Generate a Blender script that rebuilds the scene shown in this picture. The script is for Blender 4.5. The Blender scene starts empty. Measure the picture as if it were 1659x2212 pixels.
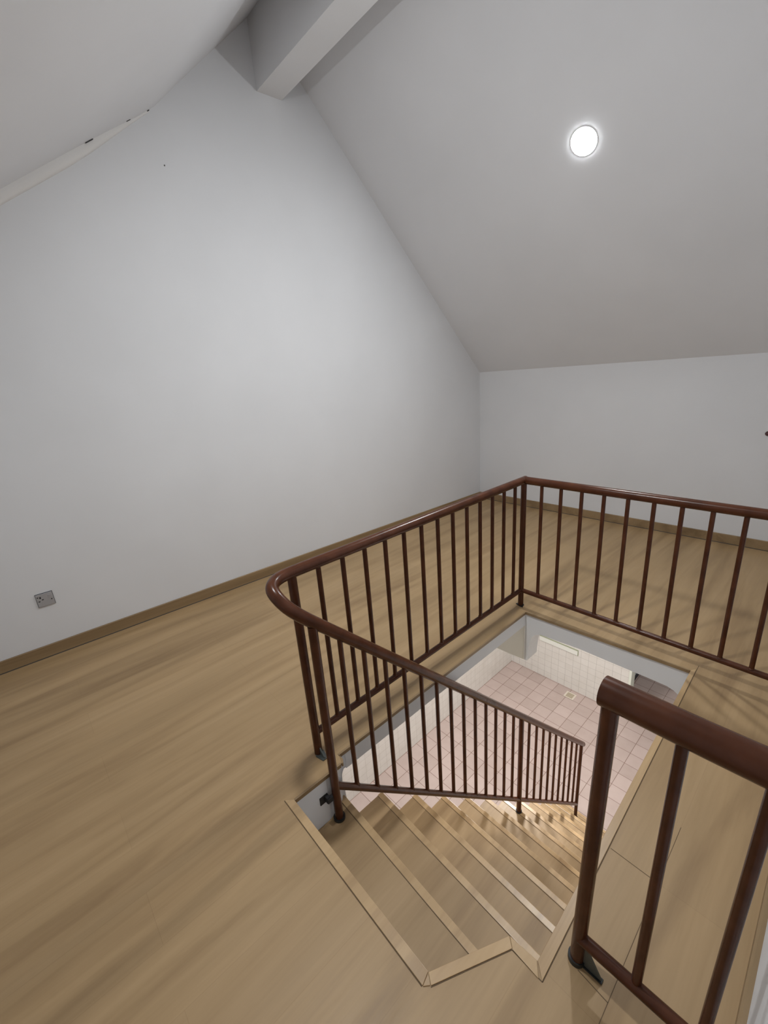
import bpy, bmesh, math, random
from mathutils import Vector, Matrix
random.seed(7)

# ------------------------------------------------------------------ camera
scn = bpy.context.scene
COL = scn.collection
yaw, pitch, roll = -0.8557, -0.3096, -0.0770
cy_, sy_, cp_, sp_ = math.cos(yaw), math.sin(yaw), math.cos(pitch), math.sin(pitch)
fwd = Vector((sy_*cp_, cy_*cp_, sp_)); rt = Vector((cy_, -sy_, 0)); up = rt.cross(fwd)
r2 = math.cos(roll)*rt + math.sin(roll)*up
u2 = -math.sin(roll)*rt + math.cos(roll)*up
cam_d = bpy.data.cameras.new('camera'); cam = bpy.data.objects.new('camera', cam_d); COL.objects.link(cam)
M = Matrix((r2, u2, -fwd)).transposed().to_4x4(); M.translation = Vector((1.3862, -2.4051, 1.5980))
cam.matrix_world = M
cam_d.sensor_fit = 'HORIZONTAL'; cam_d.sensor_width = 36.0; cam_d.lens = 917.89*36/1659
cam_d.clip_start = 0.02
scn.camera = cam

# ------------------------------------------------------------------ world, exposure, lights
W = bpy.data.worlds.new('world'); scn.world = W; W.use_nodes = True
W.node_tree.nodes['Background'].inputs[0].default_value = (0.75, 0.8, 0.9, 1)
W.node_tree.nodes['Background'].inputs[1].default_value = 0.02
scn.view_settings.view_transform = 'Standard'; scn.view_settings.look = 'None'
scn.view_settings.gamma = 1.0; scn.view_settings.use_curve_mapping = False
scn.view_settings.exposure = 0.88

DISC_GLOW = 250.0          # brightness of the downlight diffusers (they light the attic)
BEAM_POWER = 1.2           # directed part of each downlight, watts
def area_light(name, loc, size, power, color, rot=(0, 0, 0), shape='DISK', spread=math.pi):
    d = bpy.data.lights.new(name, 'AREA'); d.shape = shape; d.size = size; d.energy = power; d.color = color
    d.spread = spread
    o = bpy.data.objects.new(name, d); o.location = loc; o.rotation_euler = rot; COL.objects.link(o); return o
def point_light(name, loc, radius, power, color):
    d = bpy.data.lights.new(name, 'POINT'); d.shadow_soft_size = radius; d.energy = power; d.color = color
    o = bpy.data.objects.new(name, d); o.location = loc; COL.objects.link(o); return o
UP_COL = (1.0, 0.985, 0.965)
SLOPE_F = math.atan(1.0252)        # far slope
LAMP1 = Vector((-0.078, 0.7245, 2.8770))
LAMP2 = Vector((0.02, -1.76, 2.86))
# daylight-white lamps of the storey below (their fittings hang under the slab, out of view)
area_light('lower_lamp_light', (-0.75, 1.0, -0.24), 0.30, 33, (1.0, 0.975, 0.94))
area_light('lower_lamp_light', (0.45, 2.55, -0.3), 0.25, 14, (1.0, 0.96, 0.92))
area_light('lower_lamp_light', (-1.0, -1.6, -0.24), 0.30, 17, (1.0, 0.975, 0.94))

# ------------------------------------------------------------------ materials
def mat(name, color, rough=0.5, spec=0.5, metallic=0.0, coat=0.0):
    m = bpy.data.materials.new(name); m.use_nodes = True
    b = m.node_tree.nodes['Principled BSDF']
    b.inputs['Base Color'].default_value = (*color, 1); b.inputs['Roughness'].default_value = rough
    b.inputs['Specular IOR Level'].default_value = spec; b.inputs['Metallic'].default_value = metallic
    b.inputs['Coat Weight'].default_value = coat
    return m
class NT:
    def __init__(s, m): s.t = m.node_tree; s.b = s.t.nodes['Principled BSDF']
    def n(s, typ, **kw):
        x = s.t.nodes.new(typ)
        for k, v in kw.items(): setattr(x, k, v)
        return x
    def l(s, a, b): s.t.links.new(a, b)
    def coords(s, scale=(1, 1, 1), loc=(0, 0, 0), rot=(0, 0, 0), src='Object'):
        tc = s.n('ShaderNodeTexCoord'); mp = s.n('ShaderNodeMapping')
        mp.inputs['Scale'].default_value = scale; mp.inputs['Location'].default_value = loc
        mp.inputs['Rotation'].default_value = rot
        s.l(tc.outputs[src], mp.inputs['Vector']); return mp.outputs['Vector']
    def noise(s, vec, scale, detail=3, rough=0.5, dist=0.0):
        x = s.n('ShaderNodeTexNoise'); x.inputs['Scale'].default_value = scale
        x.inputs['Detail'].default_value = detail; x.inputs['Roughness'].default_value = rough
        x.inputs['Distortion'].default_value = dist
        s.l(vec, x.inputs['Vector']); return x.outputs['Fac']
    def ramp(s, fac, stops):
        x = s.n('ShaderNodeValToRGB'); e = x.color_ramp.elements
        e[0].position, e[0].color = stops[0][0], (*stops[0][1], 1)
        e[1].position, e[1].color = stops[-1][0], (*stops[-1][1], 1)
        for p, c in stops[1:-1]:
            y = e.new(p); y.color = (*c, 1)
        s.l(fac, x.inputs[0]); return x.outputs[0]
    def mix(s, a, b, fac, mode='MIX'):
        x = s.n('ShaderNodeMix', data_type='RGBA', blend_type=mode)
        for v, i in ((fac, 0), (a, 6), (b, 7)):
            if hasattr(v, 'links'): s.l(v, x.inputs[i])
            elif i == 0: x.inputs[0].default_value = v
            else: x.inputs[i].default_value = (*v, 1)
        return x.outputs[2]
    def bump(s, h, strength, dist=0.01):
        x = s.n('ShaderNodeBump'); x.inputs['Strength'].default_value = strength
        x.inputs['Distance'].default_value = dist; s.l(h, x.inputs['Height']); s.l(x.outputs[0], s.b.inputs['Normal'])

def paint(name, color, amount=0.03, rough=0.85):
    m = mat(name, color, rough, 0.2); t = NT(m)
    v = t.coords()
    f = t.noise(v, 1.3, 4)
    lo = tuple(c*(1-amount) for c in color); hi = tuple(min(1, c*(1+amount)) for c in color)
    t.l(t.ramp(f, [(0.3, lo), (0.7, hi)]), t.b.inputs['Base Color'])
    t.bump(t.noise(v, 60, 3), 0.06, 0.002)
    return m

def wood(name, planks=True, lighter=1.0, along='y', seam=True, rough=0.42, x_off=1.21, spec=0.42):
    m = mat(name, (0.42, 0.29, 0.17), rough, spec); t = NT(m)
    rot = (0, 0, 0) if along == 'y' else (0, 0, math.pi/2)
    v = t.coords(rot=rot)
    # long soft streaks of grain
    vg = t.coords(scale=(9.0, 0.75, 9.0), rot=rot); g1 = t.noise(vg, 1.0, 5, 0.55, 0.6)
    vf = t.coords(scale=(70.0, 3.0, 70.0), rot=rot); g2 = t.noise(vf, 1.0, 3, 0.6, 0.3)
    vb = t.coords(scale=(3.2, 0.5, 3.2), rot=rot); g3 = t.noise(vb, 1.0, 3, 0.5, 0.8)
    c0 = tuple(x*lighter for x in (0.262, 0.168, 0.084)); c1 = tuple(x*lighter for x in (0.408, 0.280, 0.148))
    c2 = tuple(x*lighter for x in (0.490, 0.345, 0.194))
    col = t.ramp(g1, [(0.22, c0), (0.5, c1), (0.8, c2)])
    tint = t.ramp(g3, [(0.3, (0.82, 0.80, 0.76)), (0.7, (1.06, 1.03, 0.99))])
    col = t.mix(col, tint, 0.6, 'MULTIPLY')
    fine = t.ramp(g2, [(0.3, (0.90, 0.89, 0.87)), (0.6, (1.0, 1.0, 1.0))])
    col = t.mix(col, fine, 0.55, 'MULTIPLY')
    if planks:
        # brick texture turned so the long side runs along the boards
        vb2 = t.coords(rot=(0, 0, -math.pi/2), loc=(1.222, x_off, 0))
        bt = t.n('ShaderNodeTexBrick'); bt.offset = 0.37; bt.offset_frequency = 2; bt.squash = 1.0
        t.l(vb2, bt.inputs['Vector'])
        bt.inputs['Scale'].default_value = 1.0; bt.inputs['Brick Width'].default_value = 1.21
        bt.inputs['Row Height'].default_value = 0.194; bt.inputs['Mortar Size'].default_value = 0.0011
        bt.inputs['Mortar Smooth'].default_value = 0.2; bt.inputs['Bias'].default_value = 0.0
        bt.inputs['Color1'].default_value = (0.965, 0.96, 0.95, 1); bt.inputs['Color2'].default_value = (1.02, 1.015, 1.0, 1)
        bt.inputs['Mortar'].default_value = (0.90, 0.88, 0.86, 1)
        col = t.mix(col, bt.outputs['Color'], 1.0, 'MULTIPLY')
    t.l(col, t.b.inputs['Base Color'])
    rr = t.n('ShaderNodeMapRange'); rr.inputs['To Min'].default_value = rough-0.06; rr.inputs['To Max'].default_value = rough+0.1
    t.l(g2, rr.inputs['Value']); t.l(rr.outputs[0], t.b.inputs['Roughness'])
    t.bump(g2, 0.10, 0.001)
    return m

def tiles(name, c_tile, c_tile2, c_grout, wx, wy, off, rot=(0, 0, 0), mortar=0.002, rough=0.25, side=False):
    m = mat(name, c_tile, rough, 0.5); t = NT(m)
    v = t.coords(rot=rot, loc=off)
    if side:
        sx = t.n('ShaderNodeSeparateXYZ'); cx = t.n('ShaderNodeCombineXYZ'); t.l(t.coords(loc=off), sx.inputs[0])
        t.l(sx.outputs[1], cx.inputs[0]); t.l(sx.outputs[2], cx.inputs[1]); v = cx.outputs[0]
    bt = t.n('ShaderNodeTexBrick'); bt.offset = 0.0; bt.squash = 1.0
    t.l(v, bt.inputs['Vector'])
    bt.inputs['Scale'].default_value = 1.0; bt.inputs['Brick Width'].default_value = wx
    bt.inputs['Row Height'].default_value = wy; bt.inputs['Mortar Size'].default_value = mortar
    bt.inputs['Mortar Smooth'].default_value = 0.3
    bt.inputs['Color1'].default_value = (*c_tile, 1); bt.inputs['Color2'].default_value = (*c_tile2, 1)
    bt.inputs['Mortar'].default_value = (*c_grout, 1)
    n = t.noise(t.coords(), 9, 3)
    col = t.mix(bt.outputs['Color'], t.ramp(n, [(0.3, (0.94, 0.93, 0.92)), (0.7, (1, 1, 1))]), 1.0, 'MULTIPLY')
    t.l(col, t.b.inputs['Base Color'])
    return m

M_WALL = paint('wall_paint', (0.72, 0.725, 0.74))
M_CEIL = paint('ceiling_paint', (0.73, 0.735, 0.755))
M_BEAM = paint('beam_paint', (0.74, 0.74, 0.75))
M_SLAB = paint('slab_edge_paint', (0.78, 0.785, 0.79))
M_WARM_LIT = paint('warm_lit_bracket', (0.74, 0.70, 0.60))  # warm light from the storey below, put into the bracket's colour
M_PIER = paint('pier_paint', (0.76, 0.77, 0.79), 0.06)
M_FLOOR = wood('floor_laminate')
M_TREAD = wood('tread_laminate', planks=False, lighter=0.98)
M_BASE = wood('baseboard_laminate', planks=False, lighter=0.74, rough=0.5)
M_TRIM = wood('nosing_wood', planks=False, lighter=1.28, along='x', rough=0.30, spec=0.6)
M_TRIMY = wood('edge_trim_wood', planks=False, lighter=1.28, rough=0.30, spec=0.6)
M_EDGE = wood('edge_lip_wood', planks=False, lighter=0.72, rough=0.4)
M_TFLOOR = tiles('pink_floor_tile', (0.50, 0.405, 0.375), (0.43, 0.345, 0.315), (0.15, 0.085, 0.06), 0.209, 0.199, (1.964+0.198-0.209, -3.148+0.199*20, 0), mortar=0.0028, rough=0.35)
M_TWALLX = tiles('white_wall_tile', (0.74, 0.725, 0.69), (0.71, 0.695, 0.66), (0.40, 0.38, 0.37), 0.1115, 0.106, (0.03, 3.25, 0), rot=(-math.pi/2, 0, 0), mortar=0.0018)
M_TWALLY = tiles('white_side_tile', (0.72, 0.70, 0.66), (0.69, 0.67, 0.63), (0.50, 0.47, 0.43), 0.1115, 0.106, (0.0, 0.0, 3.25), mortar=0.0018, side=True)

def rail_paint(name):
    m = mat(name, (0.09, 0.03, 0.018), 0.26, 0.28, coat=0.0); t = NT(m)
    m.node_tree.nodes['Principled BSDF'].inputs['Coat Roughness'].default_value = 0.12
    v = t.coords(); n = t.noise(v, 14, 4)
    t.l(t.ramp(n, [(0.3, (0.055, 0.017, 0.007)), (0.7, (0.092, 0.030, 0.013))]), t.b.inputs['Base Color'])
    t.bump(t.noise(v, 95, 2), 0.10, 0.001)
    return m
M_RAIL = rail_paint('brown_gloss_paint')
M_SHOE = mat('dark_steel', (0.022, 0.025, 0.026), 0.45, 0.5, 0.3)
M_PLATE = mat('grey_steel', (0.12, 0.135, 0.13), 0.45, 0.5, 0.5)
M_SOCK = mat('brushed_socket', (0.42, 0.42, 0.44), 0.45, 0.5, 0.35)
M_DARK = mat('socket_black', (0.012, 0.012, 0.014), 0.6)
M_WHITE = mat('white_plastic', (0.75, 0.77, 0.72), 0.4)
M_GREEN = mat('greenish_plastic', (0.30, 0.33, 0.22), 0.5)
M_DRAIN = mat('drain_metal', (0.42, 0.36, 0.26), 0.5, 0.5, 0.2)
M_TRIMW = paint('cornice_paint', (0.74, 0.73, 0.72))
M_RING = mat('downlight_ring', (0.8, 0.8, 0.8), 0.4)
M_GLOW = mat('diffuser_glow', (0.9, 0.9, 0.9), 0.5)
_b = M_GLOW.node_tree.nodes['Principled BSDF']; _b.inputs['Emission Color'].default_value = (0.96, 0.985, 1.0, 1); _b.inputs['Emission Strength'].default_value = DISC_GLOW
M_BLUE = paint('pale_blue_paint', (0.50, 0.58, 0.62))
M_JAMB = paint('jamb_paint', (0.72, 0.76, 0.68))
M_SEAM = mat('board_seam', (0.13, 0.085, 0.045), 0.8)
M_CRACK = mat('dark_gap', (0.05, 0.05, 0.055), 0.8)

# ------------------------------------------------------------------ helpers
def new_obj(name, bm, m, parent=None, loc=None, smooth=False):
    me = bpy.data.meshes.new(name)
    bmesh.ops.recalc_face_normals(bm, faces=bm.faces)
    bm.to_mesh(me); bm.free()
    if smooth:
        for p in me.polygons: p.use_smooth = True
        try: me.set_sharp_from_angle(angle=math.radians(40))
        except Exception: pass
    me.materials.append(m)
    o = bpy.data.objects.new(name, me); COL.objects.link(o)
    if parent: o.parent = parent
    if loc: o.location = loc
    return o
def empty(name, loc, label, cat, group=None):
    o = bpy.data.objects.new(name, None); o.location = loc; o.empty_display_size = 0.05; COL.objects.link(o)
    o['label'] = label; o['category'] = cat
    if group: o['group'] = group
    return o
def structure(o): o['kind'] = 'structure'; return o
def part(name, bm, m, parent, smooth=False):
    """mesh given in world coordinates, moved into its parent's space"""
    off = parent.matrix_world.translation if False else parent_loc(parent)
    bmesh.ops.translate(bm, verts=bm.verts, vec=-off)
    return new_obj(name, bm, m, parent, smooth=smooth)
def parent_loc(p):
    v = Vector((0, 0, 0))
    while p is not None:
        v += Vector(p.location); p = p.parent
    return v
def box(bm, x0, x1, y0, y1, z0, z1, bevel=0.0):
    vs = [bm.verts.new((x, y, z)) for z in (z0, z1) for y in (y0, y1) for x in (x0, x1)]
    fs = [(0, 2, 3, 1), (4, 5, 7, 6), (0, 1, 5, 4), (2, 6, 7, 3), (0, 4, 6, 2), (1, 3, 7, 5)]
    nf = [bm.faces.new([vs[i] for i in f]) for f in fs]
    if bevel:
        es = list({e for f in nf for e in f.edges})
        bmesh.ops.bevel(bm, geom=es, offset=bevel, segments=2, affect='EDGES', profile=0.6)
    return bm
def prism(bm, pts, axis, a, b, bevel=0.0):
    """extrude polygon pts (2D) along axis from a to b. axis 'x': pts=(y,z); 'y': (x,z); 'z': (x,y)"""
    def mk(p, t):
        return {'x': (t, p[0], p[1]), 'y': (p[0], t, p[1]), 'z': (p[0], p[1], t)}[axis]
    v0 = [bm.verts.new(mk(p, a)) for p in pts]; v1 = [bm.verts.new(mk(p, b)) for p in pts]
    fs = [bm.faces.new(v0), bm.faces.new(v1[::-1])]
    n = len(pts)
    for i in range(n): fs.append(bm.faces.new([v0[i], v0[(i+1) % n], v1[(i+1) % n], v1[i]]))
    if bevel:
        bmesh.ops.bevel(bm, geom=list({e for f in fs for e in f.edges}), offset=bevel, segments=2, affect='EDGES', profile=0.6)
    return bm
def frames(pts):
    ts = []
    for i in range(len(pts)):
        a = pts[max(i-1, 0)]; b = pts[min(i+1, len(pts)-1)]
        ts.append((b-a).normalized())
    ref = Vector((0, 0, 1)) if abs(ts[0].z) < 0.9 else Vector((1, 0, 0))
    u = ts[0].cross(ref).normalized(); out = []
    for t in ts:
        u = (u - t*u.dot(t)).normalized(); out.append((t, u, t.cross(u)))
    return out
def tube(bm, pts, r, seg=16, round_ends=(False, False)):
    pts = [Vector(p) for p in pts]; fr = frames(pts); rings = []
    def ring(c, u, v, rr): return [bm.verts.new(c + (u*math.cos(2*math.pi*k/seg)+v*math.sin(2*math.pi*k/seg))*rr) for k in range(seg)]
    def cap(i, sgn):
        t, u, v = fr[i]; return [ring(pts[i]+t*sgn*r*0.55*math.sin(a), u, v, r*math.cos(a)) for a in (math.radians(30), math.radians(60), math.radians(82))]
    if round_ends[0]: rings += cap(0, -1)[::-1]
    for p, (t, u, v) in zip(pts, fr): rings.append(ring(p, u, v, r))
    if round_ends[1]: rings += cap(len(pts)-1, 1)
    for a, b in zip(rings, rings[1:]):
        for k in range(seg): bm.faces.new([a[k], a[(k+1) % seg], b[(k+1) % seg], b[k]])
    bm.faces.new(rings[0][::-1]); bm.faces.new(rings[-1])
    return bm
def smooth_path(ctrl, n=8):
    P = [Vector(c) for c in ctrl]; P = [2*P[0]-P[1]] + P + [2*P[-1]-P[-2]]; out = []
    for i in range(1, len(P)-2):
        for k in range(n):
            t = k/n; a, b, c, d = P[i-1], P[i], P[i+1], P[i+2]
            out.append(0.5*((2*b)+(-a+c)*t+(2*a-5*b+4*c-d)*t*t+(-a+3*b-3*c+d)*t**3))
    out.append(P[-2]); return out

# ------------------------------------------------------------------ plan of the attic floor (metres, z = 0 on the floor)
XW, YW, ZW = -1.7823, 2.0176, 1.552       # far left corner of the room
TLW = -0.0365                             # the gable wall is not quite square to the stairwell
def gable_x(y): return XW + (y-YW)*math.tan(-TLW)
Y_BACK = -3.05; XR = 1.456; X_FAR = XR+0.02
OP = [(0.074, -0.060), (1.010, -0.024), (1.042, -1.664), (0.957, -1.672), (0.843, -1.903), (0.119, -1.903), (0.119, -1.662), (0.108, -1.650), (0.074, -1.648)]

# floor slab finish with the stairwell cut out of it
def holed(outer, hole, z0, z1):
    bm = bmesh.new(); loops = []
    for z in (z1, z0):
        lo = [bm.verts.new((x, y, z)) for x, y in outer]; lh = [bm.verts.new((x, y, z)) for x, y in hole]
        eo = [bm.edges.new((lo[i], lo[(i+1) % len(lo)])) for i in range(len(lo))]
        eh = [bm.edges.new((lh[i], lh[(i+1) % len(lh)])) for i in range(len(lh))]
        bmesh.ops.triangle_fill(bm, use_beauty=True, use_dissolve=False, edges=eo+eh)
        loops.append((lo, lh))
    for k in (0, 1):
        a, b = loops[0][k], loops[1][k]; n = len(a)
        for i in range(n): bm.faces.new([a[i], a[(i+1) % n], b[(i+1) % n], b[i]])
    return bm
outer = [(gable_x(Y_BACK)-0.02, Y_BACK), (XR+0.02, Y_BACK), (XR+0.02, YW+0.02), (XW-0.02, YW+0.02)]
structure(new_obj('floor', holed(outer, OP, -0.014, 0.0), M_FLOOR))
slab_hole = [(0.068, -0.052), (1.018, -0.016), (1.05, -1.664), (0.965, -1.68), (0.85, -1.911), (0.115, -1.911), (0.115, -1.67), (0.068, -1.655)]
structure(new_obj('floor', holed([(x*1.0, y) for x, y in outer], slab_hole, -0.105, -0.0141), M_SLAB))

# ------------------------------------------------------------------ roof-shaped room
RIDGE_Y, RIDGE_Z = -0.38, 4.01
KY, KZ = -1.21, 3.25; SLOPE_N = 0.668
def near_z(y): return KZ + (y-KY)*SLOPE_N if y < KY else KZ + (y-KY)*(RIDGE_Z-KZ)/(RIDGE_Y-KY)
ZB = near_z(Y_BACK)
def near_profile():
    return [(RIDGE_Y, RIDGE_Z), (KY+0.35, near_z(KY+0.35)), (KY+0.15, near_z(KY+0.15)-0.004), (KY+0.04, near_z(KY+0.04)-0.006),
            (KY-0.08, near_z(KY-0.08)-0.004), (KY-0.25, near_z(KY-0.25)), (Y_BACK-0.02, near_z(Y_BACK-0.02))]
T = 0.12
pf = [(RIDGE_Y, RIDGE_Z), (YW+0.15, ZW-0.15*1.027), (YW+0.15, ZW-0.15*1.027+T*1.5), (RIDGE_Y, RIDGE_Z+T*1.5)]
structure(new_obj('ceiling', prism(bmesh.new(), pf, 'x', -2.2, X_FAR+0.1), M_CEIL))
pn = near_profile(); pn = pn + [(Y_BACK-0.02, near_z(Y_BACK-0.02)+T*1.5), (RIDGE_Y, RIDGE_Z+T*1.5)]
structure(new_obj('ceiling', prism(bmesh.new(), pn, 'x', -2.2, X_FAR+0.1), M_CEIL, smooth=True))
# gable wall, far wall, side walls
g = [(Y_BACK-0.1, -0.0), (YW+0.05, 0.0), (YW+0.05, ZW), (RIDGE_Y, RIDGE_Z+0.02)] + [(y, z+0.02) for y, z in near_profile()[1:]] + [(Y_BACK-0.1, near_z(Y_BACK-0.1)+0.02)]
bm = prism(bmesh.new(), g, 'x', -0.12, 0.0)
for v in bm.verts: v.co.x += gable_x(v.co.y)
structure(new_obj('wall_left', bm, M_WALL))
bm = box(bmesh.new(), XW-0.1, XR+0.12, YW, YW+0.12, 0, ZW+0.02); structure(new_obj('wall_back', bm, M_WALL))
pr = [(Y_BACK, 0.0), (YW, 0.0), (YW, ZW), (RIDGE_Y, RIDGE_Z), (KY, KZ), (Y_BACK, near_z(Y_BACK))]
structure(new_obj('wall_right', prism(bmesh.new(), pr, 'x', XR, XR+0.12), M_WALL))
structure(new_obj('wall_front', box(bmesh.new(), -2.2, X_FAR+0.1, Y_BACK-0.12, Y_BACK, 0, ZB), M_WALL))
# ridge beam
bm = prism(bmesh.new(), [(-0.452, 3.55), (-0.258, 3.55), (-0.258, RIDGE_Z-0.12), (RIDGE_Y, RIDGE_Z-0.002), (-0.452, RIDGE_Z-0.066)], 'x', -1.875, X_FAR)
structure(new_obj('ceiling_beam', bm, M_BEAM))

# cornice strip where the near slope meets the gable: it widens away from the ridge
bm = bmesh.new(); secs = []
for k in range(15):
    t = k/14; y = -1.205 + t*(-2.98+1.205); gx = gable_x(y)
    zc = near_z(y) - (0.004 if y > -1.3 else 0.0)
    w = 0.004 + 0.034*min(1, t*4); h = 0.006 + 0.050*min(1, t*4)
    rowp = []
    for a in range(7):
        th = a/6*math.pi/2
        rowp.append(bm.verts.new((gx + w*(math.cos(th)**0.7), y, zc + 0.004 - (h+0.004)*math.sin(th)**0.8)))
    rowp.append(bm.verts.new((gx-0.004, y, zc-h))); rowp.append(bm.verts.new((gx-0.004, y, zc+0.008)))
    secs.append(rowp)
for a, b in zip(secs, secs[1:]):
    for i in range(9): bm.faces.new([a[i], a[(i+1) % 9], b[(i+1) % 9], b[i]])
bm.faces.new(secs[0]); bm.faces.new(secs[-1][::-1])
cornice = structure(new_obj('trim_1', bm, M_TRIMW, smooth=True))
for y, ln, off in ((-1.585, 0.022, 0.040), (-1.345, 0.012, 0.027), (-1.212, 0.006, 0.004)):
    bm = bmesh.new(); box(bm, gable_x(y)+off-0.002, gable_x(y)+off+0.003, y-ln, y+ln, -0.002, 0.003)
    for v in bm.verts: v.co.z += near_z(v.co.y)-0.004
    new_obj('crack', bm, M_CRACK, cornice)

# baseboards with the thin dark gap under them
BB = 0.082
bm = prism(bmesh.new(), [(-0.0, 0.004), (0.012, 0.004), (0.012, BB-0.003), (0.009, BB), (0.0, BB)], 'y', Y_BACK, YW-0.012)
for v in bm.verts: v.co.x += gable_x(v.co.y)
structure(new_obj('baseboard_left', bm, M_BASE))
structure(new_obj('baseboard_back', prism(bmesh.new(), [(YW, 0.004), (YW-0.012, 0.004), (YW-0.012, BB-0.003), (YW-0.009, BB), (YW, BB)], 'x', XW, XR), M_BASE))
structure(new_obj('baseboard_right', prism(bmesh.new(), [(XR, 0.0), (XR-0.016, 0.0), (XR-0.016, BB-0.004), (XR-0.010, BB), (XR, BB)], 'y', Y_BACK, YW-0.012), M_BASE))
bm = prism(bmesh.new(), [(-0.0, 0.0002), (0.0145, 0.0002), (0.0145, 0.0045), (0.0, 0.0045)], 'y', Y_BACK, YW-0.012)
for v in bm.verts: v.co.x += gable_x(v.co.y)
structure(new_obj('trim_2', bm, M_CRACK))
structure(new_obj('trim_2', box(bmesh.new(), XW, XR, YW-0.0145, YW, 0.0002, 0.0045), M_CRACK))

# ------------------------------------------------------------------ timber edging of the stairwell
def edging(name, a, b, c, d, m, z=0.003, drop=-0.020):
    """a-b inner edge, d-c outer edge"""
    bm = bmesh.new(); prism(bm, [a, b, c, d], 'z', drop, z, bevel=0.0012); return structure(new_obj(name, bm, m))
edging('trim_3', (0.119, -1.901), (0.843, -1.901), (0.852, -1.934), (0.094, -1.930), M_TRIM)      # top step edge
edging('trim_3', (0.8445, -1.9015), (0.9565, -1.672), (0.978, -1.692), (0.868, -1.917), M_TRIMY)    # slanted piece
edging('trim_3', (0.9585, -1.6705), (1.0405, -1.6645), (1.0625, -1.6965), (0.980, -1.692), M_TRIM)   # short piece
edging('trim_3', (1.0425, -1.6635), (1.0095, -0.0235), (1.0285, 0.004), (1.0725, -1.6945), M_TRIMY)  # long right piece
edging('trim_3', (0.845, -1.9035), (0.8535, -1.934), (0.866, -1.9185), (0.8585, -1.912), M_TRIM)
# plain lip round the far and left edges
edging('trim_4', (0.078, -0.064), (1.006, -0.028), (1.006, -0.018), (0.070, -0.054), M_EDGE, 0.0006, -0.018)
edging('trim_4', (0.078, -1.645), (0.078, -0.062), (0.068, -0.056), (0.068, -1.650), M_EDGE, 0.0006, -0.018)
edging('trim_4', (0.123, -1.900), (0.123, -1.668), (0.113, -1.664), (0.113, -1.900), M_EDGE, 0.0006, -0.018)
edging('trim_4', (0.076, -1.644), (0.108, -1.646), (0.1225, -1.656), (0.1225, -1.664), M_EDGE, 0.0007, -0.018)
# thin joint lines in the boards beside the well
def joint(x0, y0, x1, y1, w=0.0014):
    a, b = Vector((x0, y0)), Vector((x1, y1)); n = (b-a).normalized(); p = Vector((-n.y, n.x))*w
    bm = bmesh.new(); prism(bm, [tuple(a+p), tuple(b+p), tuple(b-p), tuple(a-p)], 'z', -0.002, 0.0006)
    return structure(new_obj('trim_5', bm, M_SEAM))
for seg in ((1.0295, 0.045, 1.0736, -1.695, 0.0013), (1.0736, -1.695, 0.979, -1.6935, 0.0012), (0.979, -1.6935, 0.869, -1.9195, 0.0012),
            (0.0935, -1.9312, 0.851, -1.9355, 0.0016), (1.066, -1.217, 1.21, -1.222, 0.001), (1.21, -0.976, 1.21, -1.69, 0.0007), (1.128, -1.603, 1.21, -1.611, 0.001), (1.404, -1.20, 1.404, -1.9, 0.0010)):
    joint(*seg)

# ------------------------------------------------------------------ slab edges, arch and walls of the storey below
ZF = -3.25
# left fascia beam
structure(new_obj('wall_fascia_left', box(bmesh.new(), -0.05, 0.069, -1.611, -0.052, -0.112, -0.0142), M_SLAB))
bm = bmesh.new(); prism(bm, [(-0.425, -0.088), (-0.30, -0.190), (-0.222, -0.256), (-0.12, -0.338), (-0.052, -0.392), (-0.052, -0.088)], 'x', 0.0, 0.067)
structure(new_obj('wall_bracket', bm, M_WARM_LIT))
# far fascia with its rounded soffit
arc = [(0.069, -0.0142), (0.069, -0.392), (0.090, -0.392), (0.094, -0.33), (0.100, -0.27), (0.108, -0.225), (0.120, -0.188), (0.138, -0.163), (0.160, -0.148), (0.185, -0.141),
       (0.439, -0.134), (0.70, -0.145), (0.83, -0.150), (0.918, -0.155), (0.949, -0.166), (0.972, -0.182), (0.992, -0.21), (1.005, -0.25), (1.012, -0.31), (1.014, -0.45), (1.06, -0.45), (1.06, -0.0142)]
bm = prism(bmesh.new(), arc, 'y', 0.0, 0.135)
for v in bm.verts: v.co.y += -0.053 + (v.co.x-0.069)*0.0375
structure(new_obj('wall_fascia_back', bm, M_SLAB))
# pier that carries the top step, with its rounded upper corner
pier = [(-1.93, -0.0142), (-1.93, ZF), (-1.636, ZF), (-1.632, -0.40), (-1.629, -0.30), (-1.634, -0.22), (-1.641, -0.17), (-1.638, -0.125), (-1.628, -0.105), (-1.61, -0.095), (-1.61, -0.0142)]
structure(new_obj('wall_pier', prism(bmesh.new(), [(y, max(z, -0.62)) for y, z in pier], 'x', -0.05, 0.069), M_PIER))
structure(new_obj('wall_pier', box(bmesh.new(), -0.12, -0.0, -1.93, -1.64, ZF, -0.62), M_PIER))
structure(new_obj('wall_pier', box(bmesh.new(), 0.069, 0.117, -1.94, -1.748, -0.262, -0.0142), M_PIER))
bm = prism(bmesh.new(), [(0.069, -1.748), (0.117, -1.748), (0.084, -1.662), (0.069, -1.650)], 'z', -0.262, -0.0142)
structure(new_obj('wall_pier', bm, M_PIER))
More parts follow.
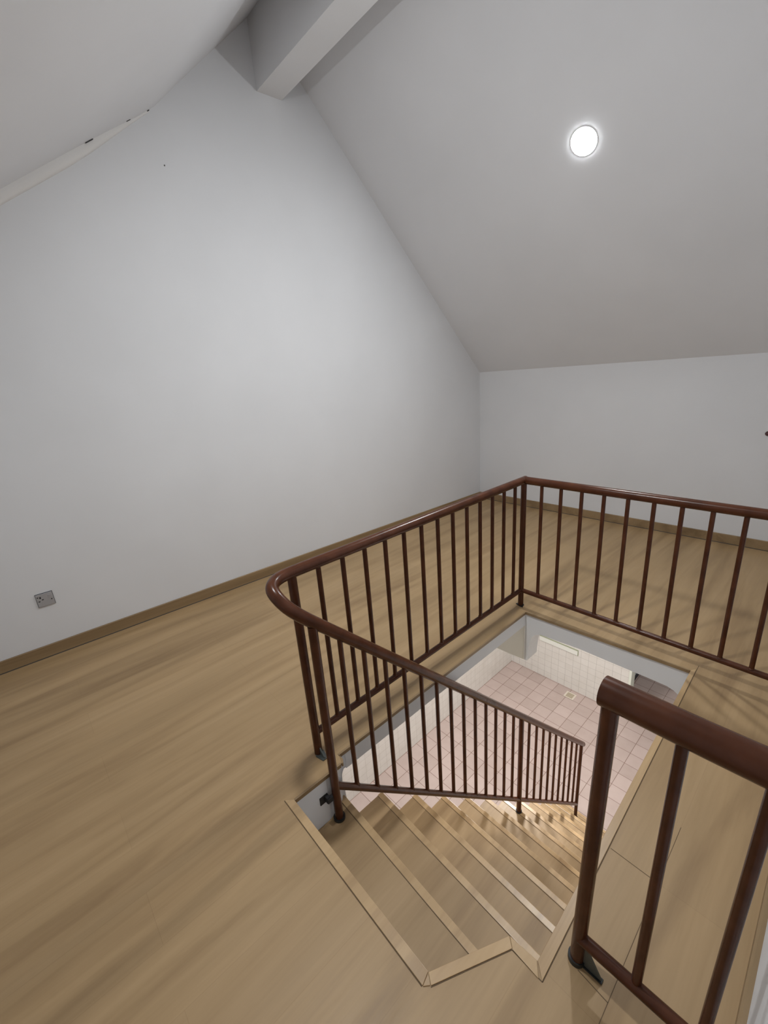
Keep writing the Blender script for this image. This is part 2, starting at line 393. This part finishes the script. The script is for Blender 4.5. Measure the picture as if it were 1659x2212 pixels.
# ceiling below, tiled floor, tiled walls
XL2, YB2 = -1.96, 3.163
structure(new_obj('floor', box(bmesh.new(), -2.1, 2.6, -3.3, 5.6, ZF-0.1, ZF), M_TFLOOR))
structure(new_obj('wall_lower_left', box(bmesh.new(), XL2-0.12, XL2, -3.3, YB2+0.1, ZF, -0.106), M_TWALLY))
structure(new_obj('wall_lower_back', box(bmesh.new(), XL2, -0.125, YB2, YB2+0.12, ZF, -0.106), M_TWALLX))
structure(new_obj('wall_lower_back', box(bmesh.new(), 0.78, 2.6, YB2, YB2+0.12, ZF, -0.106), M_TWALLX))
structure(new_obj('wall_lower_back', box(bmesh.new(), -0.125, 0.78, YB2, YB2+0.12, ZF+2.05, -0.106), M_TWALLX))
structure(new_obj('wall_lower_right', box(bmesh.new(), 1.062, 1.16, -3.3, 1.6, ZF, -0.106), M_SLAB))
structure(new_obj('wall_lower_front', box(bmesh.new(), XL2, 1.062, -3.3, -3.2, ZF, -0.106), M_SLAB))
structure(new_obj('wall_lower_side', box(bmesh.new(), 2.5, 2.6, 1.6, YB2, ZF, -0.106), M_SLAB))
structure(new_obj('wall_lower_side', box(bmesh.new(), 1.16, 2.6, 1.5, 1.6, ZF, -0.106), M_SLAB))
structure(new_obj('ceiling', box(bmesh.new(), -2.1, 2.7, YW, 5.6, -0.20, -0.106), M_SLAB))
structure(new_obj('wall_passage', box(bmesh.new(), -0.42, -0.312, YB2+0.12, 5.6, ZF, -0.2), M_BLUE))
structure(new_obj('baseboard_passage', box(bmesh.new(), -0.312, -0.300, YB2+0.13, 5.0, ZF, ZF+0.07), M_CRACK))
structure(new_obj('wall_passage', box(bmesh.new(), -0.31, 2.6, 4.35, 4.45, ZF, -0.2), M_SLAB))
jb = bmesh.new(); box(jb, -0.150, -0.118, YB2-0.015, YB2+0.135, ZF, ZF+2.08, 0.004)
structure(new_obj('door_1', jb, M_JAMB))
structure(new_obj('door_1', box(bmesh.new(), 0.77, 0.82, YB2-0.015, YB2+0.135, ZF, ZF+2.08, 0.004), M_JAMB))

# ------------------------------------------------------------------ staircase
Y1, G, RZ, NW, TH = -1.6394, 0.2545, 0.2504, 0.030, -0.0277
XR_ST = 1.055
def xl(k): return 0.0329 - 0.0416*(k-1)*G
stair = empty('staircase', (0.55, -0.2, ZF), 'steep straight flight of twelve wood-clad steps with pale nosings going down the stairwell', 'staircase')
bm = bmesh.new()
YE_F = Y1+11*G-0.012
def soffit(y): return max(ZF, -0.60-(ZF*-1-0.60)/(YE_F-0.30+1.91)*(y+1.91))
for k in range(1, 13):
    yf = Y1+(k-1)*G-0.012; yb = yf-G if k > 1 else -1.91; z = -k*RZ-0.016
    if k == 12: poly = [(yb, z), (yf, z), (yf, ZF), (yf-0.30, ZF), (yb, soffit(yb))]
    else: poly = [(yb, z), (yf, z), (yf, soffit(yf)), (yb, soffit(yb))]
    x0 = 0.122 if k == 1 else xl(k)+0.012
    v0 = [bm.verts.new((x0, y+x0*TH, zz)) for y, zz in poly]; v1 = [bm.verts.new((XR_ST, y+XR_ST*TH, zz)) for y, zz in poly]
    bm.faces.new(v0); bm.faces.new(v1[::-1])
    for i in range(len(poly)): bm.faces.new([v0[i], v0[(i+1) % len(poly)], v1[(i+1) % len(poly)], v1[i]])
part('flight', bm, M_EDGE, stair)
for k in range(1, 13):
    z = -k*RZ; yf = Y1+(k-1)*G; yb = (Y1+(k-2)*G-0.011) if k > 1 else -1.905
    x0 = xl(k) if k > 1 else 0.0705; x1 = XR_ST
    def sk(p): return (p[0], p[1]+p[0]*TH)
    lf = [(x0, yb), (x0, yf-NW-0.001)] if k > 1 else [(0.1185, yb), (0.1185, -1.752), (0.088, yf-NW-0.001)]
    bm = prism(bmesh.new(), [sk(q) for q in lf] + [sk((x1, yf-NW-0.001)), sk((x1, yb))], 'z', z-0.016, z)
    tr = part('tread', bm, M_TREAD, stair)
    bm = prism(bmesh.new(), [sk((x0-0.003, yf-NW)), sk((x0-0.003, yf)), sk((x1, yf)), sk((x1, yf-NW))], 'z', z-0.030, z+0.0025, bevel=0.003)
    nz = part('nosing', bm, M_TRIM, tr)
    # groove between tread and nosing
    bm = prism(bmesh.new(), [sk((x0, yf-NW-0.0022)), sk((x0, yf-NW+0.0004)), sk((x1, yf-NW+0.0004)), sk((x1, yf-NW-0.0022))], 'z', z-0.004, z+0.0008)
    part('groove', bm, M_SEAM, tr)

# ------------------------------------------------------------------ railing round the well and down the stairs
HB, SL, S1, SF, TFR = 0.1166, 0.1230, 0.1030, 0.1238, -0.0155
Rh, Rp, Rb, Rl = 0.0245, 0.0185, 0.0108, 0.0155
rail = empty('stair_railing', (0, 0, 0), 'long brown painted metal railing running round the stairwell, curving and descending with the steps', 'railing')
YL = -(S1+13*SL)
XE = XR
def FR(d, z): return (d*math.cos(TFR), d*math.sin(TFR), z)
part('handrail', tube(bmesh.new(), [FR(0.0, 0.9), FR(0.5, 0.9), FR(1.0, 0.9), FR(XE, 0.9)], Rh, 20, (True, False)), M_RAIL, rail, True)
XS, TX, YS, SS, ZT, ZBT = 0.1401, -0.0202, -1.7211, 0.1166, 0.7191, -0.0594
MS = RZ/G
def SR(y, z0): return (XS+TX*(y-YS), y, z0-MS*(y-YS))
ZTA = ZT+0.030
curve = [(0, 0.018, .9), (0, -0.5, .9), (0, -1.0, .9), (0, -1.4, .9), (0, -1.62, .9), (0.001, -1.69, .9), (.005, -1.742, .9), (.021, -1.785, .897), (.052, -1.812, .889),
         (.088, -1.815, .869), (.118, -1.798, .835), (.134, -1.768, .798), (.1395, -1.73, ZTA+0.009), SR(-1.66, ZTA), SR(-1.5, ZTA), SR(-1.0, ZTA), SR(0, ZTA), SR(0.6, ZTA), SR(YS+24*SS+0.035, ZTA)]
part('handrail', tube(bmesh.new(), smooth_path(curve, 6), Rh, 20, (True, True)), M_RAIL, rail, True)
part('bottom_rail', tube(bmesh.new(), [FR(0, HB), FR(XE, HB)], Rl, 14), M_RAIL, rail, True)
part('bottom_rail', tube(bmesh.new(), [(0, 0, HB), (0, YL, HB)], Rl, 14), M_RAIL, rail, True)
YE = YS+24*SS
part('bottom_rail', tube(bmesh.new(), [SR(YS, ZBT), SR(YE, ZBT)], Rl*1.05, 14), M_RAIL, rail, True)
def weld(bm, p, r):   # little weld bead
    m = Matrix.Translation(Vector(p)) @ Matrix.Diagonal((1, 1, 0.45, 1))
    bmesh.ops.create_uvsphere(bm, u_segments=10, v_segments=6, radius=r, matrix=m)
def vert_bar(name, x, y, z0, z1, r, base=True):
    bm = tube(bmesh.new(), [(x, y, z0), (x, y, z1)], r, 14)
    if name == 'baluster': weld(bm, (x, y, z0+0.0135), r*1.35); 
    return part(name, bm, M_RAIL, rail, True)
# posts: (x, y, z foot, z head)
ym = -0.128
posts = [(0, 0, 0, 0.885, 1), (0, YL, 0, 0.885, 1), (XS, YS, -RZ, ZT+0.01, 0), (SR(ym, 0)[0], ym, -7*RZ, ZT-MS*(ym-YS)+0.01, 0), (SR(YE, 0)[0], YE, -12*RZ+0.0, ZT-MS*(YE-YS)+0.01, 0)]
for i, (x, y, z0, z1, sq) in enumerate(posts):
    p = vert_bar('post', x, y, z0, z1, Rp if i < 4 else 0.0165)
    bm = bmesh.new()
    if sq:
        prism(bm, [(x-0.020, y-0.010), (x+0.012, y-0.022), (x+0.054, y-0.012), (x+0.054, y+0.012), (x+0.010, y+0.022), (x-0.016, y+0.018)] if i else [(x-0.030, y-0.012), (x+0.004, y-0.024), (x+0.030, y-0.026), (x+0.020, y+0.006), (x, y+0.022), (x-0.020, y+0.012)], 'z', 0.0, 0.005)
        prism(bm, [(x+0.016, 0.005), (x+0.050, 0.005), (x+0.050, 0.012), (x+0.016, 0.042)] if i else [(x+0.010, 0.005), (x+0.026, 0.005), (x+0.012, 0.026)], 'y', y-0.003, y+0.003)
        part('foot_plate', bm, M_PLATE if i == 1 else M_SHOE, p, False)
    elif i == 2:
        tube(bm, [(x, y, z0), (x, y, z0+0.011)], Rp*1.42, 18)
        part('collar', bm, M_SHOE, p, True)
    else:
        tube(bm, [(x, y, z0), (x, y, z0+0.012)], Rp*1.3, 14); part('collar', bm, M_SHOE, p, True)
for i in range(13):
    y = -(S1+i*SL); vert_bar('baluster', 0, y, HB, 0.885, Rb)
nfar = int((XE-0.03)/SF)
for i in range(1, nfar+1):
    x, y, _ = FR(i*SF, 0)
    if XE-x > 0.05: vert_bar('baluster', x, y, HB, 0.885, Rb)
gap1 = (ym-YS)/14
for i in range(1, 14):
    y = YS+i*gap1; a = SR(y, ZBT); b = SR(y, ZT); vert_bar('baluster', a[0], y, a[2], b[2]+0.015, Rb)
gap2 = (YE-ym)/10
for i in range(1, 10):
    y = ym+i*gap2; a = SR(y, ZBT); b = SR(y, ZT); vert_bar('baluster', a[0], y, a[2], b[2]+0.015, Rb)
# stub bracket from the first stair post to the pier
bm = bmesh.new(); box(bm, 0.1165, 0.121, -1.792, -1.752, -0.135, -0.095, 0.001); box(bm, 0.119, XS, -1.768, -1.752, -0.128, -0.098, 0.001)
box(bm, XS-0.012, XS+0.004, -1.766, YS, -0.128, -0.104, 0.001)
part('wall_bracket', bm, M_DARK, rail)

# ------------------------------------------------------------------ near railing piece
nr = empty('guard_railing', (1.115, -1.58, 0), 'short thick brown railing section in the near right foreground, ending at a round post', 'railing')
YN = -1.582
part('handrail', tube(bmesh.new(), [(1.112, YN+0.004, 0.915), (1.3, YN, 0.915), (XR+0.01, YN, 0.915)], 0.0335, 28, (False, False)), M_RAIL, nr, True)
p = part('post', tube(bmesh.new(), [(1.115, YN, 0), (1.131, YN, 0.89)], 0.0185, 20), M_RAIL, nr, True)
bm = bmesh.new(); tube(bm, [(1.114, YN, 0.0), (1.1145, YN, 0.016)], 0.0225, 18)
part('collar', bm, M_SHOE, p, True)
bm = prism(bmesh.new(), [(1.13, 0.004), (1.182, 0.004), (1.18, 0.010), (1.132, 0.092)], 'y', YN-0.0025, YN+0.0025)
part('gusset', bm, M_PLATE, nr)
bm = bmesh.new(); box(bm, 1.120, 1.185, YN-0.007, YN+0.007, 0.0, 0.004, 0.001)
part('foot_plate', bm, M_SHOE, nr)
part('bottom_rail', tube(bmesh.new(), [(1.118, YN-0.004, 0.107), (XR+0.01, YN-0.004, 0.107)], 0.0165, 16), M_RAIL, nr, True)
for x in (1.256, 1.390):
    part('baluster', tube(bmesh.new(), [(x, YN, 0.098), (x+0.008, YN, 0.895)], 0.0118, 16), M_RAIL, nr, True)
part('post', tube(bmesh.new(), [(1.476, YN-0.002, 0), (1.476, YN-0.002, 0.895)], 0.0185, 18), M_RAIL, nr, True)

# ------------------------------------------------------------------ wall socket on the gable wall
so = empty('wall_socket', (gable_x(-2.449), -2.449, 0.392), 'small grey metal switched socket low on the left wall', 'socket')
so.rotation_euler = (0, 0, -TLW*-1 if False else TLW)
def local_box(x0, x1, y0, y1, z0, z1, bev=0.0): return box(bmesh.new(), x0, x1, y0, y1, z0, z1, bev)
new_obj('plate', local_box(0.0, 0.010, -0.043, 0.043, -0.043, 0.043, 0.003), M_SOCK, so)
new_obj('back_box', local_box(-0.002, 0.004, -0.045, 0.045, -0.045, 0.045, 0.001), M_DARK, so)
new_obj('rocker', local_box(0.009, 0.013, 0.018, 0.034, 0.008, 0.028, 0.001), M_SOCK, so)
bm = bmesh.new()
for y, z, w, h in ((-0.022, 0.020, 0.004, 0.006), (-0.034, 0.0245, 0.004, 0.003), (-0.012, 0.004, 0.0045, 0.003), (-0.031, -0.004, 0.0045, 0.003), (0.032, -0.006, 0.0035, 0.003)):
    new_obj('pin_hole', box(bmesh.new(), 0.0098, 0.0106, y-w, y+w, z-h, z+h), M_DARK, so)

# small knob on the far wall at the right edge, nail marks on the gable
kn = bmesh.new(); tube(kn, [(0.907, YW, 0.952), (0.907, YW-0.006, 0.952)], 0.018, 18); tube(kn, [(0.907, YW-0.006, 0.952), (0.907, YW-0.030, 0.952)], 0.010, 14, (False, True))
k = new_obj('coat_peg', kn, mat('dark_red_plastic', (0.06, 0.015, 0.015), 0.4), smooth=True)
k['label'] = 'tiny dark peg fixed to the far wall at the right edge'; k['category'] = 'peg'
for y, z, r in ((-1.176, 2.974, 0.0045), (-1.669, 2.935, 0.002)):
    bm = bmesh.new(); m4 = Matrix.Translation((gable_x(y), y, z)); bmesh.ops.create_uvsphere(bm, u_segments=8, v_segments=6, radius=r, matrix=m4)
    n_ = new_obj('nail', bm, mat('nail_grey', (0.12, 0.11, 0.11), 0.6))
    n_['label'] = 'dark nail head high on the left wall, right of the cornice end' if r > 0.003 else 'faint tiny nail on the left wall just under the cornice'; n_['category'] = 'nail'

# ------------------------------------------------------------------ ceiling downlights
def downlight(loc, tilt, label, m_glow=None):
    root = empty('ceiling_light', loc, label, 'ceiling light'); root.rotation_euler = (tilt, 0, 0)
    bm = bmesh.new(); n = 40; prof = [(0.0805, 0.004), (0.0805, -0.0006), (0.080, -0.001), (0.0782, -0.001), (0.0778, 0.004)]
    rg = [[bm.verts.new((r*math.cos(2*math.pi*k/n), r*math.sin(2*math.pi*k/n), z)) for k in range(n)] for r, z in prof]
    for a in range(len(prof)):
        A, B = rg[a], rg[(a+1) % len(prof)]
        for k in range(n): bm.faces.new([A[k], A[(k+1) % n], B[(k+1) % n], B[k]])
    new_obj('frame', bm, M_RING, root, smooth=True)
    bm = bmesh.new(); prof = [(0.0775, 0.001), (0.0772, -0.0012), (0.074, -0.0022), (0.05, -0.003)]
    rg = [[bm.verts.new((r*math.cos(2*math.pi*k/n), r*math.sin(2*math.pi*k/n), z)) for k in range(n)] for r, z in prof]
    for A, B in zip(rg, rg[1:]):
        for k in range(n): bm.faces.new([A[k], A[(k+1) % n], B[(k+1) % n], B[k]])
    bm.faces.new(rg[-1]); new_obj('diffuser', bm, m_glow or M_GLOW, root, smooth=True)
    nrm = Matrix.Rotation(tilt, 3, 'X') @ Vector((0, 0, -1))
    area_light('downlight_beam', Vector(loc)+nrm*0.006, 0.15, BEAM_POWER, (0.96, 0.985, 1.0), (tilt, 0, 0), spread=math.radians(125))
    nrm = Matrix.Rotation(tilt, 3, 'X') @ Vector((0, 0, -1))
    return root
downlight(LAMP1 - Vector((0, 0, 0.0)), -SLOPE_F, 'round glowing downlight set in the far sloping ceiling')
l2 = Vector((LAMP2.x, LAMP2.y, near_z(LAMP2.y)-0.002))
downlight(l2, math.atan(SLOPE_N), 'round downlight in the near sloping ceiling above the stair top, out of frame')



# ------------------------------------------------------------------ things on the storey below
bt = empty('wall_batten', (-1.16, YB2, -2.555+0.0), 'long white casing with a greenish top edge on the tiled wall below', 'wall fitting')
part('casing', box(bmesh.new(), -1.465, -0.86, YB2-0.012, YB2, -2.60, -2.52, 0.004), M_WHITE, bt)
part('top_edge', box(bmesh.new(), -1.47, -0.855, YB2-0.013, YB2, -2.52, -2.508, 0.001), M_GREEN, bt)
part('end_cap', box(bmesh.new(), -0.8605, -0.853, YB2-0.013, YB2, -2.60, -2.52, 0.001), M_GREEN, bt)
dr = empty('floor_drain', (-0.87, 3.02, ZF), 'square brass floor drain in the pink tiles against the wall', 'drain')
part('frame', box(bmesh.new(), -0.945, -0.797, 2.952, 3.089, ZF, ZF+0.004, 0.001), mat('drain_frame', (0.62, 0.56, 0.48), 0.4), dr)
bm = bmesh.new()
for i in range(7):
    y = 2.975+i*0.0145; box(bm, -0.920, -0.822, y-0.0045, y+0.0045, ZF+0.004, ZF+0.007)
part('grate', bm, M_DRAIN, dr)
